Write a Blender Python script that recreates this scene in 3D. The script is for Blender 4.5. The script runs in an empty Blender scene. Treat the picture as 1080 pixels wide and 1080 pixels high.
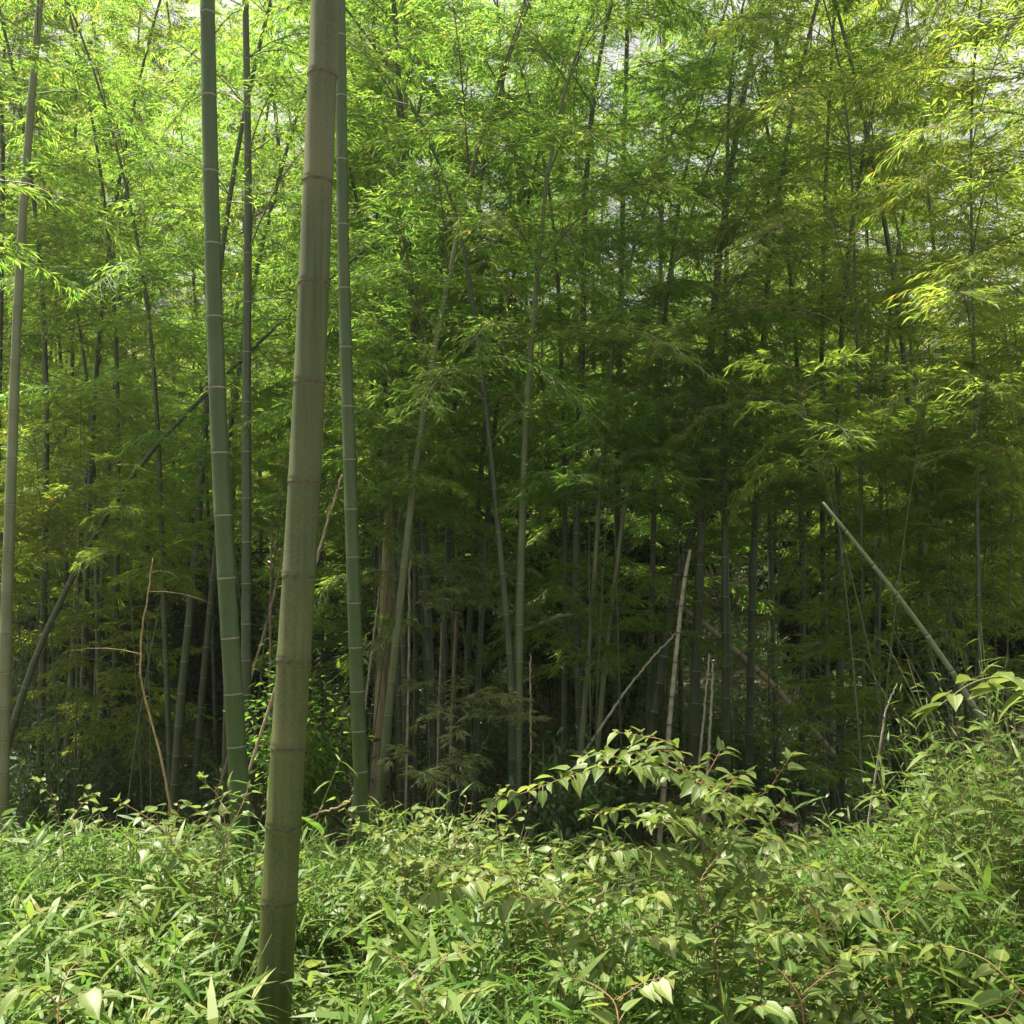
import bpy, math
import numpy as np
from mathutils import Vector

rng = np.random.default_rng(7)
S = bpy.context.scene
COL = S.collection
R = math.radians

# ------------------------------------------------------------------ camera
F = 1037.0                                   # focal length in pixels of a 1080 px square frame
EYE = np.array([0.0, 0.0, 1.6])
PITCH = math.atan(60 / F)                    # horizon at row 600
FWD = np.array([0, math.cos(PITCH), math.sin(PITCH)])
UPV = np.array([0, -math.sin(PITCH), math.cos(PITCH)])
RGT = np.array([1.0, 0, 0])
cam = bpy.data.cameras.new('camera')
cam.sensor_width = 36
cam.lens = 36 * F / 1080
cam.clip_start = 0.05
cam.clip_end = 4000
co = bpy.data.objects.new('camera', cam)
COL.objects.link(co)
co.location = EYE
co.rotation_euler = (math.pi / 2 + PITCH, 0, 0)
S.camera = co


def at(px, py, Y):
    """point of the place seen at photo pixel (px, py), Y metres in front of the camera"""
    d = FWD + RGT * (px - 540) / F + UPV * (540 - py) / F
    return EYE + d * (Y / d[1])


def norm(a):
    return a / np.maximum(np.linalg.norm(a, axis=-1, keepdims=True), 1e-9)


# ------------------------------------------------------------------ terrain
def sstep(a, b, t):
    t = np.clip((t - a) / (b - a), 0, 1)
    return t * t * (3 - 2 * t)


def ground_z(x, y):
    x = np.asarray(x, float); y = np.asarray(y, float)
    z = -1.25 * sstep(4.6, 9.5, y)
    z = z + 13.0 * sstep(15, 62, y) + 3.0 * sstep(60, 140, y)
    z = z + 0.10 * np.sin(x * 0.9 + 1.3) * np.sin(y * 0.7) * sstep(3, 8, y)
    z = z + 0.5 * np.sin(x * 0.13 + 0.5) * sstep(12, 30, y)
    return z


# ------------------------------------------------------------------ materials
def new_mat(name):
    m = bpy.data.materials.new(name)
    m.use_nodes = True
    nt = m.node_tree
    nt.nodes.clear()
    out = nt.nodes.new('ShaderNodeOutputMaterial')
    return m, nt, out


def ramp(nt, fac, stops):
    r = nt.nodes.new('ShaderNodeValToRGB')
    el = r.color_ramp.elements
    while len(el) < len(stops):
        el.new(0.5)
    for e, (p, c) in zip(el, stops):
        e.position = p
        e.color = (*c, 1)
    nt.links.new(fac, r.inputs[0])
    return r.outputs[0]


def leaf_mat(name, stops, tstops, trans=0.45, rough=0.42, spec=0.5, ribbed=False):
    m, nt, out = new_mat(name)
    g = nt.nodes.new('ShaderNodeNewGeometry')
    oi = nt.nodes.new('ShaderNodeObjectInfo')
    mix = nt.nodes.new('ShaderNodeMath'); mix.operation = 'MULTIPLY_ADD'
    nt.links.new(g.outputs['Random Per Island'], mix.inputs[0])
    mix.inputs[1].default_value = 0.75
    m2 = nt.nodes.new('ShaderNodeMath'); m2.operation = 'MULTIPLY'
    nt.links.new(oi.outputs['Random'], m2.inputs[0]); m2.inputs[1].default_value = 0.25
    nt.links.new(m2.outputs[0], mix.inputs[2])
    c = ramp(nt, mix.outputs[0], stops)
    tc = ramp(nt, mix.outputs[0], tstops)
    if ribbed:                               # paler midrib, brown blemishes and mottling of the blade
        at_ = nt.nodes.new('ShaderNodeAttribute'); at_.attribute_name = 'midrib'
        rf = ramp(nt, at_.outputs['Fac'], [(0.80, (0, 0, 0)), (0.93, (0.55, 0.55, 0.55))])
        tc_ = nt.nodes.new('ShaderNodeTexCoord')
        nz = nt.nodes.new('ShaderNodeTexNoise'); nz.inputs['Scale'].default_value = 70; nz.inputs['Detail'].default_value = 4
        nt.links.new(tc_.outputs['Object'], nz.inputs['Vector'])
        bf = ramp(nt, nz.outputs[0], [(0.64, (0, 0, 0)), (0.70, (0.7, 0.7, 0.7))])
        nm = nt.nodes.new('ShaderNodeTexNoise'); nm.inputs['Scale'].default_value = 28; nm.inputs['Detail'].default_value = 3
        nt.links.new(tc_.outputs['Object'], nm.inputs['Vector'])
        mf = ramp(nt, nm.outputs[0], [(0.35, (0, 0, 0)), (0.7, (0.5, 0.5, 0.5))])
        def over(base, fac, col):
            x = nt.nodes.new('ShaderNodeMix'); x.data_type = 'RGBA'
            nt.links.new(fac, x.inputs[0]); nt.links.new(base, x.inputs[6]); x.inputs[7].default_value = (*col, 1)
            return x.outputs[2]
        c = over(over(over(c, mf, (0.06, 0.12, 0.03)), rf, (0.34, 0.38, 0.16)), bf, (0.16, 0.10, 0.04))
        tc = over(over(tc, rf, (0.5, 0.5, 0.2)), bf, (0.16, 0.09, 0.03))
    p = nt.nodes.new('ShaderNodeBsdfPrincipled')
    nt.links.new(c, p.inputs['Base Color'])
    p.inputs['Roughness'].default_value = rough
    p.inputs['Specular IOR Level'].default_value = spec
    t = nt.nodes.new('ShaderNodeBsdfTranslucent')
    nt.links.new(tc, t.inputs['Color'])
    mx = nt.nodes.new('ShaderNodeMixShader')
    mx.inputs[0].default_value = trans
    nt.links.new(p.outputs[0], mx.inputs[1]); nt.links.new(t.outputs[0], mx.inputs[2])
    nt.links.new(mx.outputs[0], out.inputs[0])
    return m


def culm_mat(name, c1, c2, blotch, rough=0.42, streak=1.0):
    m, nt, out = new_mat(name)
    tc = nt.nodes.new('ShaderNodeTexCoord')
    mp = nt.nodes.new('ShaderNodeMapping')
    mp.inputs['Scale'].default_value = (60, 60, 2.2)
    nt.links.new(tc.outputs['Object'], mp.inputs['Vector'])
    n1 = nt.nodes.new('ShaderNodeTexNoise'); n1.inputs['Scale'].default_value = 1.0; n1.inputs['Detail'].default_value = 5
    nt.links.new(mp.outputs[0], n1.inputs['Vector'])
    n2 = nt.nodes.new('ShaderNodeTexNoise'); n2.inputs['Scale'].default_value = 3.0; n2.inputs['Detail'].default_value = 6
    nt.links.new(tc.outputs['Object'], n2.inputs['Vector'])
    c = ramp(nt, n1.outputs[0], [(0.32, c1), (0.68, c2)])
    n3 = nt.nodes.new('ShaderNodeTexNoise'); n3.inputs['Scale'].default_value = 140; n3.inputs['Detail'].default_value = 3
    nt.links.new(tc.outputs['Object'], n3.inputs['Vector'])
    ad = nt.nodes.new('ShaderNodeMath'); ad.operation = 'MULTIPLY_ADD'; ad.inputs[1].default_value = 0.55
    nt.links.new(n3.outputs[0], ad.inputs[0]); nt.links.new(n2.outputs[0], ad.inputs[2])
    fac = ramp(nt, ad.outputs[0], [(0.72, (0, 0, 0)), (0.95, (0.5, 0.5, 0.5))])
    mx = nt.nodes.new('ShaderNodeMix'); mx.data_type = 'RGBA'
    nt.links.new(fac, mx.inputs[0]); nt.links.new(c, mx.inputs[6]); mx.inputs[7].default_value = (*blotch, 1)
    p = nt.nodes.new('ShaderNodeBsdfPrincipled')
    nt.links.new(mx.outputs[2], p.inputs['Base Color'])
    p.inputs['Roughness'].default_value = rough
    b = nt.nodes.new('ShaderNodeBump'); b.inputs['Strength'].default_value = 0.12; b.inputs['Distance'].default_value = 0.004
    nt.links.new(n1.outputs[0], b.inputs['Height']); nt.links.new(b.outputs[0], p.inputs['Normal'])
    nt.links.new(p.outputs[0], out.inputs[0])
    return m


def plain_mat(name, c1, c2, scale=30, rough=0.7):
    m, nt, out = new_mat(name)
    tc = nt.nodes.new('ShaderNodeTexCoord')
    n = nt.nodes.new('ShaderNodeTexNoise'); n.inputs['Scale'].default_value = scale; n.inputs['Detail'].default_value = 6
    nt.links.new(tc.outputs['Object'], n.inputs['Vector'])
    c = ramp(nt, n.outputs[0], [(0.35, c1), (0.65, c2)])
    p = nt.nodes.new('ShaderNodeBsdfPrincipled')
    nt.links.new(c, p.inputs['Base Color']); p.inputs['Roughness'].default_value = rough
    b = nt.nodes.new('ShaderNodeBump'); b.inputs['Strength'].default_value = 0.5; b.inputs['Distance'].default_value = 0.02
    nt.links.new(n.outputs[0], b.inputs['Height']); nt.links.new(b.outputs[0], p.inputs['Normal'])
    nt.links.new(p.outputs[0], out.inputs[0])
    return m


M = {}
M['leaf'] = leaf_mat('bamboo_leaf',
    [(0.0, (0.032, 0.085, 0.017)), (0.5, (0.058, 0.138, 0.024)), (0.85, (0.11, 0.17, 0.03)), (1.0, (0.23, 0.20, 0.05))],
    [(0.0, (0.17, 0.38, 0.05)), (0.5, (0.31, 0.56, 0.075)), (0.85, (0.50, 0.62, 0.08)), (1.0, (0.64, 0.54, 0.12))], 0.62, 0.5, 0.3)
M['leaf_yellow'] = leaf_mat('yellowing_bamboo_leaf',
    [(0.0, (0.05, 0.11, 0.02)), (0.5, (0.09, 0.15, 0.025)), (0.85, (0.16, 0.19, 0.03)), (1.0, (0.26, 0.21, 0.05))],
    [(0.0, (0.20, 0.38, 0.04)), (0.5, (0.36, 0.53, 0.06)), (0.85, (0.52, 0.57, 0.07)), (1.0, (0.62, 0.48, 0.09))], 0.62, 0.5, 0.3)
M['leaf_painted_sun'] = leaf_mat('painted_sun_spray_leaf',  # sun gloss on the sprays, put into the leaf colour as a paler tone
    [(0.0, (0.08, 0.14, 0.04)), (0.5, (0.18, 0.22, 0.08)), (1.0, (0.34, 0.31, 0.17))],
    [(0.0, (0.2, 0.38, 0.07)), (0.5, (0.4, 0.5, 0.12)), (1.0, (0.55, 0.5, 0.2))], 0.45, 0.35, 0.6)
M['blade'] = leaf_mat('undergrowth_blade',
    [(0.0, (0.05, 0.12, 0.018)), (0.5, (0.095, 0.18, 0.026)), (0.84, (0.16, 0.22, 0.04)), (1.0, (0.36, 0.30, 0.13))],
    [(0.0, (0.12, 0.30, 0.04)), (0.5, (0.2, 0.40, 0.05)), (0.9, (0.32, 0.45, 0.07)), (1.0, (0.4, 0.3, 0.1))], 0.38, 0.5, 0.35)
M['broad'] = leaf_mat('pale_broad_leaf',
    [(0.0, (0.07, 0.135, 0.03)), (0.5, (0.135, 0.195, 0.042)), (0.85, (0.21, 0.25, 0.06)), (1.0, (0.31, 0.25, 0.06))],
    [(0.0, (0.22, 0.36, 0.06)), (0.5, (0.32, 0.44, 0.08)), (0.9, (0.4, 0.48, 0.09)), (1.0, (0.5, 0.45, 0.06))], 0.38, 0.46, 0.4, True)
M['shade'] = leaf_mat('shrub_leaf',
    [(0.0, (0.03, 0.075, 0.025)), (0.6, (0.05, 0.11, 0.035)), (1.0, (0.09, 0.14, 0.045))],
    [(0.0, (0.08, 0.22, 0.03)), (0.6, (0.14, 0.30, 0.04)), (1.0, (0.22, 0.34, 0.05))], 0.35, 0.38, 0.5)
M['far'] = leaf_mat('hillside_leaf',
    [(0.0, (0.05, 0.10, 0.025)), (0.5, (0.09, 0.15, 0.03)), (1.0, (0.18, 0.19, 0.05))],
    [(0.0, (0.18, 0.32, 0.04)), (0.5, (0.30, 0.42, 0.05)), (1.0, (0.45, 0.42, 0.08))], 0.45)
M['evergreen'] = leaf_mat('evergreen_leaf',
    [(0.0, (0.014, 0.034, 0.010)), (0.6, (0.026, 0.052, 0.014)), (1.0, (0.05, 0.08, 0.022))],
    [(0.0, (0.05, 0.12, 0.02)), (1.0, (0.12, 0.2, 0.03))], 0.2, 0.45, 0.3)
M['dry'] = leaf_mat('dry_leaf',
    [(0.0, (0.10, 0.065, 0.03)), (0.5, (0.2, 0.14, 0.07)), (1.0, (0.34, 0.27, 0.16))],
    [(0.0, (0.10, 0.06, 0.03)), (1.0, (0.3, 0.22, 0.1))], 0.15, 0.6, 0.3)
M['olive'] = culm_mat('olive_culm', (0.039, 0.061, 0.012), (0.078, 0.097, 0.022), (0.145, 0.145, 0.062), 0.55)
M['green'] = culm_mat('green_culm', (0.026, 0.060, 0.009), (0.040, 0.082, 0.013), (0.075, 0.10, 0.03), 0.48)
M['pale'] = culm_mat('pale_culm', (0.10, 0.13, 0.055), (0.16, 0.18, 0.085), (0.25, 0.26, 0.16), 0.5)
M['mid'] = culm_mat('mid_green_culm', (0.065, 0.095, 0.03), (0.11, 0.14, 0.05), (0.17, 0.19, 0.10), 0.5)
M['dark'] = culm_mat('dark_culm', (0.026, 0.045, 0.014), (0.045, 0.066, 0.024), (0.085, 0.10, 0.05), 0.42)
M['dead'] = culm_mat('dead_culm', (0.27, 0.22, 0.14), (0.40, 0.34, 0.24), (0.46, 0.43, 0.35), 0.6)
M['ring_tan'] = plain_mat('tan_node_ring', (0.075, 0.07, 0.03), (0.13, 0.125, 0.06), 60, 0.6)
M['ring_pale'] = plain_mat('waxy_node_ring', (0.20, 0.22, 0.14), (0.30, 0.31, 0.22), 60, 0.6)
M['ring_dark'] = plain_mat('node_groove', (0.05, 0.045, 0.025), (0.09, 0.08, 0.045), 60, 0.7)
M['twig'] = plain_mat('bamboo_twig', (0.10, 0.12, 0.045), (0.17, 0.17, 0.08), 40, 0.6)
M['red'] = plain_mat('red_stem', (0.17, 0.08, 0.035), (0.20, 0.15, 0.05), 25, 0.5)
M['stem'] = plain_mat('green_stem', (0.12, 0.15, 0.05), (0.2, 0.18, 0.08), 25, 0.6)
M['stick'] = plain_mat('dead_stick', (0.22, 0.16, 0.09), (0.38, 0.31, 0.21), 18, 0.75)
M['bleached'] = plain_mat('bleached_wood', (0.24, 0.215, 0.15), (0.42, 0.39, 0.31), 18, 0.7)
M['tan'] = plain_mat('tan_dead_wood', (0.26, 0.17, 0.07), (0.42, 0.32, 0.17), 18, 0.75)
M['bark'] = culm_mat('cedar_bark', (0.19, 0.145, 0.085), (0.40, 0.32, 0.20), (0.3, 0.25, 0.17), 0.85)

# ------------------------------------------------------------------ mesh building
class MB:
    def __init__(s):
        s.v = []; s.a = []; s.f = {3: [], 4: []}; s.n = 0

    def add(s, verts, faces, mat=0, smooth=False, rib=None):
        verts = np.asarray(verts, float).reshape(-1, 3)
        for arr in faces:
            arr = np.asarray(arr, int)
            s.f[arr.shape[1]].append((arr + s.n, mat, smooth))
        s.v.append(verts); s.n += len(verts)
        s.a.append(np.zeros(len(verts)) if rib is None else rib)

    def build(s, name, mats, parent=None, origin=(0, 0, 0)):
        me = bpy.data.meshes.new(name)
        v = np.concatenate(s.v) - np.asarray(origin, float)
        me.vertices.add(len(v)); me.vertices.foreach_set('co', v.astype(np.float32).ravel())
        loops = []; starts = []; mi = []; sm = []; k0 = 0
        for k in (3, 4):
            for arr, mat, smooth in s.f[k]:
                loops.append(arr.ravel()); n = len(arr)
                starts.append(k0 + k * np.arange(n)); k0 += k * n
                mi.append(np.full(n, mat)); sm.append(np.full(n, smooth))
        loops = np.concatenate(loops); starts = np.concatenate(starts)
        me.loops.add(len(loops)); me.loops.foreach_set('vertex_index', loops.astype(np.int32))
        me.polygons.add(len(starts)); me.polygons.foreach_set('loop_start', starts.astype(np.int32))
        me.polygons.foreach_set('material_index', np.concatenate(mi).astype(np.int32))
        me.polygons.foreach_set('use_smooth', np.concatenate(sm))
        rib = np.concatenate(s.a)
        if rib.any():
            me.attributes.new('midrib', 'FLOAT', 'POINT').data.foreach_set('value', rib.astype(np.float32))
        for m in mats:
            me.materials.append(m)
        me.update(calc_edges=True)
        o = bpy.data.objects.new(name, me)
        COL.objects.link(o)
        if parent is not None:
            o.parent = parent
        else:
            o.location = origin
        return o


def tube(mb, pts, rad, sides=6, mat=0, smooth=True, ringmats=None, cap=True):
    """a tube along pts; ringmats gives a material for each band of faces"""
    pts = np.asarray(pts, float); n = len(pts)
    rad = np.broadcast_to(np.asarray(rad, float), (n,))
    tan = norm(np.gradient(pts, axis=0))
    ref = np.array([1.0, 0.07, 0.0]) if abs(tan[:, 0]).max() < 0.9 else np.array([0.03, 1.0, 0.1])
    a = norm(np.cross(tan, ref)); b = np.cross(tan, a)
    th = np.arange(sides) * 2 * math.pi / sides
    ring = pts[:, None] + rad[:, None, None] * (a[:, None] * np.cos(th)[None, :, None] + b[:, None] * np.sin(th)[None, :, None])
    i = np.arange(sides); j = (i + 1) % sides
    verts = ring.reshape(-1, 3)
    band = np.stack([i, j, j + sides, i + sides], 1)
    groups = {}
    for k in range(n - 1):
        m = mat if ringmats is None else ringmats[k]
        groups.setdefault(m, []).append(band + k * sides)
    base = mb.n
    first = True
    for m, fs in groups.items():
        if first:
            mb.add(verts, [np.concatenate(fs)], m, smooth); first = False
        else:
            mb.f[4].append((np.concatenate(fs) + base, m, smooth))
    if cap:
        c = len(verts)
        top = (n - 1) * sides
        mb.add([pts[-1] + tan[-1] * rad[-1] * 0.3], [np.stack([i + top - c, j + top - c, np.zeros(sides, int)], 1)], mat, smooth)


def frames(d, up):
    d = norm(d)
    s = norm(np.cross(d, up)); n = np.cross(s, d)
    return d, s, n


def leaves(mb, pos, d, up, L, W, kind, mat=0, droop=0.25, fold=0.2):
    n = len(pos)
    if n == 0:
        return
    d, s, nn = frames(d, up)
    L = np.broadcast_to(L, (n,))[:, None]; W = np.broadcast_to(W, (n,))[:, None]
    dr = np.broadcast_to(droop, (n,))[:, None]
    P = lambda t, w: pos + d * L * t + s * W * w * 0.5 + nn * (abs(w) * W * fold * 0.5 - dr * L * t * t)
    if kind == 'diamond':
        v = np.stack([pos, P(0.36, -1), P(1, 0), P(0.36, 1)], 1); k = 4
        f4 = np.array([[0, 1, 2, 3]]); f3 = None
    elif kind == 'blade':
        v = np.stack([P(0, -.25), P(0, .25), P(.28, -1), P(.28, 1), P(.65, -.7), P(.65, .7), P(1, 0)], 1); k = 7
        f4 = np.array([[0, 2, 3, 1], [2, 4, 5, 3]]); f3 = np.array([[4, 6, 5]])
    else:
        rows = [(-.05, .0, .7), (.22, 0, 1.0), (.52, 0, .78), (.8, 0, .30)]
        vs = [P(0, 0)]
        for t, c, w in rows:
            vs += [P(t, -w), P(max(t, 0.04), 0), P(t, w)]
        vs.append(P(1.02, 0))
        v = np.stack(vs, 1); k = 14
        f4 = []
        for r in range(3):
            a = 1 + 3 * r
            f4 += [[a, a + 3, a + 4, a + 1], [a + 1, a + 4, a + 5, a + 2]]
        f4 = np.array(f4); f3 = np.array([[0, 1, 2], [0, 2, 3], [10, 13, 11], [11, 13, 12]])
    off = (np.arange(n) * k)[:, None, None]
    fs = [(off + f4[None]).reshape(-1, 4)]
    if f3 is not None:
        fs.append((off + f3[None]).reshape(-1, 3))
    rib = None
    if kind == 'broad':
        r1 = np.zeros(14); r1[[0, 2, 5, 8, 11, 13]] = 1
        rib = np.tile(r1, n)
    mb.add(v, fs, mat, kind == 'broad', rib)


def sticks(mb, p0, p1, r, mat=0):
    """thin three-sided twigs"""
    n = len(p0)
    d, a, b = frames(p1 - p0, np.array([0.1, 0.2, 1.0]) + 0 * p0)
    r = np.broadcast_to(r, (n,))[:, None]
    vs = []
    for p, rr in ((p0, r), (p1, r * 0.45)):
        for th in (0, 2.094, 4.189):
            vs.append(p + rr * (a * math.cos(th) + b * math.sin(th)))
    v = np.stack(vs, 1)
    f = np.array([[0, 1, 4, 3], [1, 2, 5, 4], [2, 0, 3, 5]])
    mb.add(v, [((np.arange(n) * 6)[:, None, None] + f[None]).reshape(-1, 4)], mat)


def ell(u):
    return rng.normal(size=u)


# ------------------------------------------------------------------ tagging
def tag(o, label=None, cat=None, group=None, kind=None):
    for k, v in (('label', label), ('category', cat), ('group', group), ('kind', kind)):
        if v:
            o[k] = v
    return o


def empty(name, loc):
    o = bpy.data.objects.new(name, None)
    COL.objects.link(o)
    o.location = loc
    o.empty_display_size = 0.2
    return o


# ------------------------------------------------------------------ bamboo
def culm_axis(world_pts, H, zg=None, nod=0.0):
    """x(z), y(z) of a culm through points, carried down to the ground and up to its tip"""
    p = np.array(sorted(world_pts, key=lambda q: q[2]))
    if len(p) > 1:
        d = (p[1] - p[0]); d = d / max(d[2], 1e-3)
    else:
        d = np.array([0, 0, 1.0])
    z0 = ground_z(p[0, 0], p[0, 1]) - 0.06
    if p[0, 2] > z0:
        b = p[0] - d * (p[0, 2] - z0) * 0.85; b[2] = z0
        p = np.vstack([b, p])
    top = z0 + H
    if p[-1, 2] < top:
        d2 = (p[-1] - p[-2]); d2 = d2 / max(d2[2], 1e-3)
        lean = np.array([d2[0], d2[1], 0])
        h = top - p[-1, 2]
        ext = []
        for k in range(1, 7):
            t = k / 6
            ext.append(p[-1] + np.array([0, 0, h * t]) + lean * h * t + np.array([math.copysign(nod, d2[0]), -0.3 * nod, 0]) * t ** 2.5)
        p = np.vstack([p, ext])
    z = np.linspace(p[0, 2], p[-1, 2], 160)
    x = np.interp(z, p[:, 2], p[:, 0]); y = np.interp(z, p[:, 2], p[:, 1])
    k = 11
    ker = np.ones(k) / k
    def sm(q):
        e = np.concatenate([2 * q[0] - q[1:k // 2 + 1][::-1], q, 2 * q[-1] - q[-k // 2:-1][::-1]])
        return np.convolve(e, ker, 'valid')[:len(q)]
    return z, sm(sm(x)), sm(sm(y))


def culm_mesh(mb, axis, r0, sides, taper=0.72, detail=True, gap0=0.18, gmax=0.38):
    z, x, y = axis
    zb, zt = z[0], z[-1]; H = zt - zb
    zs = []; rs = []; mats = []; nodes = []
    h = 0.10
    R_ = lambda q: r0 * (1 - taper * (q / H))
    prev = 0.0
    def put(q, k, m):
        zs.append(q); rs.append(max(R_(q) * k, 0.0015)); mats.append(m)
    put(0, 1.02, 0)
    while h < H - 0.05:
        s = max(R_(h) / 0.05, 0.35)
        if detail:
            g = h - prev
            put(prev + g * 0.5, 0.992, 0)
            put(h - 0.011 * s, 0.985, 1)
            put(h - 0.005 * s, 1.0, 1)
            put(h - 0.0015 * s, 1.065, 2)
            put(h + 0.003 * s, 0.995, 0)
            put(h + 0.009 * s, 1.04, 0)
            put(h + 0.02 * s, 1.0, 0)
        else:
            put(h - 0.010 * s, 0.985, 1)
            put(h + 0.0 * s, 1.08, 2)
            put(h + 0.012 * s, 1.0, 0)
        nodes.append(zb + h)
        prev = h
        h += min(gap0 + 0.055 * h, gmax) * rng.uniform(0.95, 1.05)
    put(H, 0.9, 0)
    zs = np.array(zs) + zb
    pts = np.stack([np.interp(zs, z, x), np.interp(zs, z, y), zs], 1)
    tube(mb, pts, rs, sides, 0, True, mats[:-1])
    return nodes


def crown_mesh(mb, axis, nodes, z0, Lmax, leaf_len=0.085, dens=1.0, az_pref=None, zmax=None, skip=0.0):
    """branch pairs at the nodes above z0, each with branchlets and leaves (material 0 leaf, 1 twig)"""
    z, x, y = axis
    top = z[-1]
    az = rng.uniform(0, 6.28)
    LP, LD, LL = [], [], []
    T0, T1 = [], []
    for zn in nodes:
        if zn < z0 or (zmax and zn > zmax):
            continue
        az += math.pi + rng.normal(0, 0.5)
        base = np.array([np.interp(zn, z, x), np.interp(zn, z, y), zn])
        tfrac = (zn - z0) / max(top - z0, 0.1)
        for sgn in (-1, 1):
            if rng.random() < skip:
                continue
            a = az + sgn * rng.uniform(0.3, 0.8)
            if az_pref is not None:
                a = az_pref + rng.normal(0, 0.7)
            L = Lmax * rng.uniform(0.65, 1.1) * (1 - 0.55 * tfrac ** 1.5) * (0.75 + 0.5 * min(tfrac * 4, 0.5))
            e0 = rng.uniform(0.35, 0.85)
            drop = rng.uniform(0.25, 0.75)
            hdir = np.array([math.cos(a), math.sin(a), 0])
            t = np.linspace(0, 1, 7)
            P = base + L * (t[:, None] * math.cos(e0) * hdir + np.array([0, 0, 1]) * (t * math.sin(e0) - drop * t * t)[:, None])
            r = 0.0055 * (L / 1.5) * (1 - 0.8 * t) + 0.0008
            tube(mb, P, r, 4, 1, True, None, False)
            nb = max(int(L / 0.038 * dens), 3)
            tt = np.sort(rng.uniform(0.16, 1.0, nb))
            B = np.stack([np.interp(tt, t, P[:, k]) for k in range(3)], 1)
            tg = norm(np.stack([np.interp(tt, t, np.gradient(P[:, k])) for k in range(3)], 1))
            side = norm(np.cross(tg, [0, 0, 1.0]))
            sg = np.where(np.arange(nb) % 2 == 0, 1, -1)[:, None]
            bd = norm(tg * rng.uniform(0.5, 1.0, (nb, 1)) + side * sg * rng.uniform(0.5, 1.0, (nb, 1)) + np.array([0, 0, 1]) * rng.normal(0.02, 0.22, (nb, 1)))
            bl = rng.uniform(0.16, 0.42, nb) * (1.15 - 0.6 * tt) * min(L / 1.2, 1.2)
            E = B + bd * bl[:, None] - np.array([0, 0, 0.12]) * bl[:, None]
            T0.append(B); T1.append(E)
            m = 9
            s = np.linspace(0.25, 1.0, m)[None, :, None] + rng.normal(0, 0.04, (nb, m, 1))
            Q = B[:, None] + (E - B)[:, None] * s
            bs = norm(np.cross(bd, [0, 0, 1.0]))[:, None]
            alt = np.where(np.arange(m) % 2 == 0, 1.0, -1.0)[None, :, None] * rng.uniform(0.25, 0.85, (nb, m, 1))
            D = bd[:, None] + bs * alt + rng.normal(0, 0.2, (nb, m, 3)) - np.array([0, 0, 1]) * rng.uniform(0.0, 0.55, (nb, m, 1))
            LP.append(Q.reshape(-1, 3)); LD.append(D.reshape(-1, 3))
    if not LP:
        return 0
    LP = np.concatenate(LP); LD = np.concatenate(LD); n = len(LP)
    ll = leaf_len * rng.uniform(0.6, 1.25, n)
    up = np.array([0, 0, 1.0]) + rng.normal(0, 0.45, (n, 3))
    leaves(mb, LP, LD, up, ll, ll * rng.uniform(0.14, 0.20, n), 'diamond', 0, rng.uniform(0.0, 0.3, n), 0.35)
    sticks(mb, np.concatenate(T0), np.concatenate(T1), 0.0016, 1)
    return n


GROVE = 'bamboos growing in the grove'
n_leaf = 0


def bamboo(label, culm, Y, pts, H, r0, z0, Lmax=1.3, dens=1.0, leaf='leaf', sides=12, detail=True, nod=0.8, taper=0.72,
           leaf_len=0.070, az_pref=None, skip=0.0, group=GROVE, gmax=0.38, crown=True, lean_y=0.0):
    global n_leaf
    W = [at(px, py, Y) for px, py in pts]
    for q in W:
        q[1] += lean_y * (q[2] - W[0][2])
    if 6 < Y < 9:
        H = min(H, 1.6 + (Y - 4.2) * 3.07)
    if Y > 6.7:
        Lmax *= 1.3; dens *= 1.2; z0 -= 0.45 * (culm == 'dark')
    ax = culm_axis(W, H, nod=nod)
    base = (float(ax[1][0]), float(ax[2][0]), float(ax[0][0]))
    root = tag(empty('bamboo', base), label, 'bamboo', group)
    mb = MB()
    nodes = culm_mesh(mb, ax, r0, sides, taper, detail=detail, gmax=gmax)
    mb.build('culm', [M[culm], M['ring_tan' if culm == 'olive' else 'ring_pale'], M['ring_dark']], root, base)
    if crown:
        mb = MB()
        k = crown_mesh(mb, ax, nodes, z0, Lmax, leaf_len, dens, az_pref, None, skip)
        if k:
            n_leaf += k
            mb.build('crown', [M[leaf], M['twig']], root, base)
    return root


#CATALOG
# nearest culms
bamboo('thick olive bamboo culm nearest the camera rising from the undergrowth', 'olive', 2.9,
       [(288, 1060), (301, 825), (320, 547), (330, 329), (340, 75), (343, 0)], 12.5, 0.0535, 8.0, 1.3, 0.6, sides=40, leaf_len=0.09)
bamboo('fresh green bamboo culm left of the thick olive one', 'green', 4.4,
       [(251, 800), (246, 720), (239, 620), (234, 520), (228, 400), (224, 260), (220, 100), (219, 0)], 12, 0.0445, 6.2, 1.3, 0.5, sides=28)
bamboo('slim green bamboo culm just right of the thick olive one', 'green', 5.6,
       [(382, 850), (376, 720), (373, 620), (370, 520), (366, 410), (362, 280), (360, 120), (359, 0)], 12.5, 0.0435, 6.8, 1.4, 0.5, sides=24)
bamboo('pale grey-green bamboo culm at the left edge of the photo', 'pale', 6.6,
       [(2, 840), (7, 640), (12, 500), (17, 360), (24, 220), (33, 110), (42, 0)], 10, 0.043, 4.7, 1.3, 0.9, sides=20)
bamboo('dark green bamboo culm standing close behind the fresh green one', 'dark', 7.2,
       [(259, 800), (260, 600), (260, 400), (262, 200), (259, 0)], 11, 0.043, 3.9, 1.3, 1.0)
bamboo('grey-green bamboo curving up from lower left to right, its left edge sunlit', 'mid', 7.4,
       [(396, 880), (405, 800), (415, 700), (425, 610), (436, 510), (452, 400), (474, 290), (503, 150), (553, 15)], 9.5, 0.036, 2.5, 1.6, 1.3, sides=16, taper=0.85)
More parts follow.
